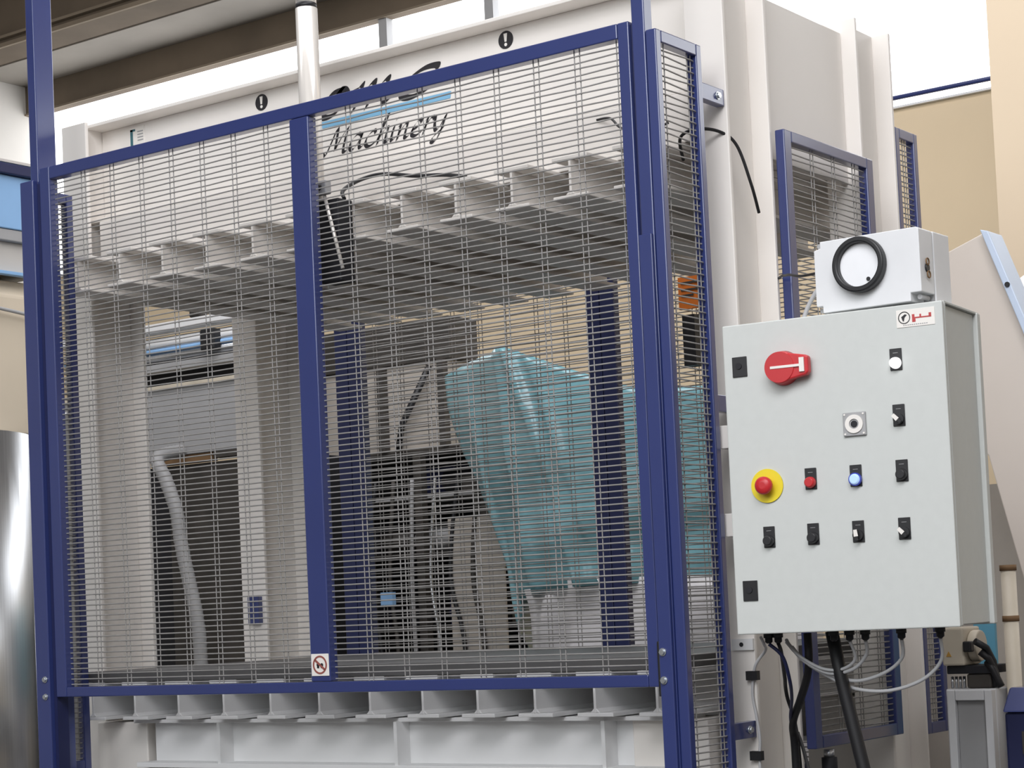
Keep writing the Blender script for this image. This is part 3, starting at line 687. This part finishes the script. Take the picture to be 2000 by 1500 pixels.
obj('pipe', tube(NB(), smooth_pts([(.06,2.4,2.2),(.05,2.4,2.40),(.12,2.4,2.50),(.28,2.4,2.53),(.9,2.4,2.53)], 8), .10, 20), WHITE, wd)
obj('stand', tube(NB(), [(.36,2.4,0),(.36,2.4,2.44)], .09, 20), WHITE, wd)
o = obj('grey_partition', bx(NB(), -.30, .62, 2.15, 2.19, 0, 1.86), BEIGEG, at=(.1,2.17,0)); tag(o, 'plain grey beige partition behind the ivory pipe and the chute', 'panel')
vp = thing('stained_pipe', (.524, 1.0, 0), 'ivory vertical pipe with brown joints right of the control cabinet', 'pipe')
obj('pipe', tube(NB(), [(.524,1.0,0),(.524,1.0,1.56)], .021, 18), IVORY, vp)
for z in (1.42, 1.5605): obj('joint', tube(NB(), [(.524,1.0,z-.008),(.524,1.0,z+.008)], .0235, 18), BROWN, vp)
o = obj('dark_post', bx(NB(), .462, .478, 1.1, 1.12, 0, 1.55), NAVY, at=(.47,1.11,0)); tag(o, 'thin dark post left of the ivory pipe', 'post')
o = obj('blue_sheet', bx(NB(), .225, .292, 1.44, 1.455, 0, 1.42), mat('teal_sheet', (96, 160, 186), .5), at=(.31,1.447,0)); tag(o, 'teal blue sheet standing behind the pump unit', 'panel')
wc = thing('pump_cabinet', (.40, 1.12, 0), 'small white cabinet with grey recessed door under the pump unit', 'cabinet')
obj('shell', bx(NB(), .306, .456, 1.03, 1.115, 0, 1.226), BOXG, wc, .004)
b = NB(); bx(b, .322, .345, 1.0, 1.029, 0, 1.224); bx(b, .433, .455, 1.0, 1.029, 0, 1.224); bx(b, .346, .432, 1.0, 1.029, 1.195, 1.224); obj('frame', b, BOXG, wc, .002)
box('door', GREYM, wc, .346, .432, 1.015, 1.029, .02, 1.194)
pu = thing('pump_unit', (.36, 1.1, 1.227), 'pale motor box with black round opening and warning triangle, on the white cabinet', 'pump')
box('motor_box', IVORY, pu, .305, .372, 1.02, 1.14, 1.292, 1.40, bevel=.006)
k = obj('coupling', tube(NB(), [(.373,1.08,1.345),(.40,1.08,1.345)], .045, 20), IVORY, pu, .004)
box('opening', BLACK, pu, .373, .398, 1.008, 1.034, 1.33, 1.36, bevel=.004)
b = NB(); prism(b, [(.318,1.318),(.334,1.318),(.326,1.333)], 'y', 1.018, 1.0195); obj('warning_triangle', b, mat('amber_print', (196, 150, 70), .6), pu)
for i in range(4): obj('valve_pin', tube(NB(), [(.315+.012*i,1.06,1.227),(.315+.012*i,1.06,1.26)], .0045, 8), STEEL, pu)
box('base_plate', DARKER, pu, .31, .45, 1.035, 1.14, 1.268, 1.2915, bevel=.003)
box('pump_block', DARK, pu, .366, .44, 1.04, 1.11, 1.227, 1.2675, bevel=.006)
for i, (x, z) in enumerate(((.415,1.36),(.42,1.33),(.43,1.30))): obj('connector', tube(NB(), [(x,1.0+.02*i,z),(x+.02,1.03,z-.02),(x+.03,1.05,z-.06),(x+.035,1.05,1.24-.01)], .010, 8), RUBBER, pu)
nb = thing('navy_bin', (.75, .95, 0), 'dark navy box with sloping lid at the lower right edge', 'bin')
obj('body', bx(NB(), .55, .96, .85, 1.1, 0, 1.17), NAVY, nb, .008)
obj('lid', prism(NB(), [(.84,1.171),(1.11,1.171),(1.08,1.235),(.90,1.235)], 'x', .548, .96), BLUE, nb, .006)
box('plate', DARK, nb, .60, .64, .842, .849, 1.06, 1.12)
# steel fitting low behind the conduit
vf = thing('valve_fitting', (.09, .7, .9), 'dark steel fitting under the middle mesh guard', 'valve')
obj('body', tube(NB(), [(.098,.70,.98),(.098,.70,1.06)], .022, 14), DARKER, vf)
obj('cap', tube(NB(), [(.098,.70,1.0605),(.098,.70,1.082)], .015, 14), STEEL, vf)
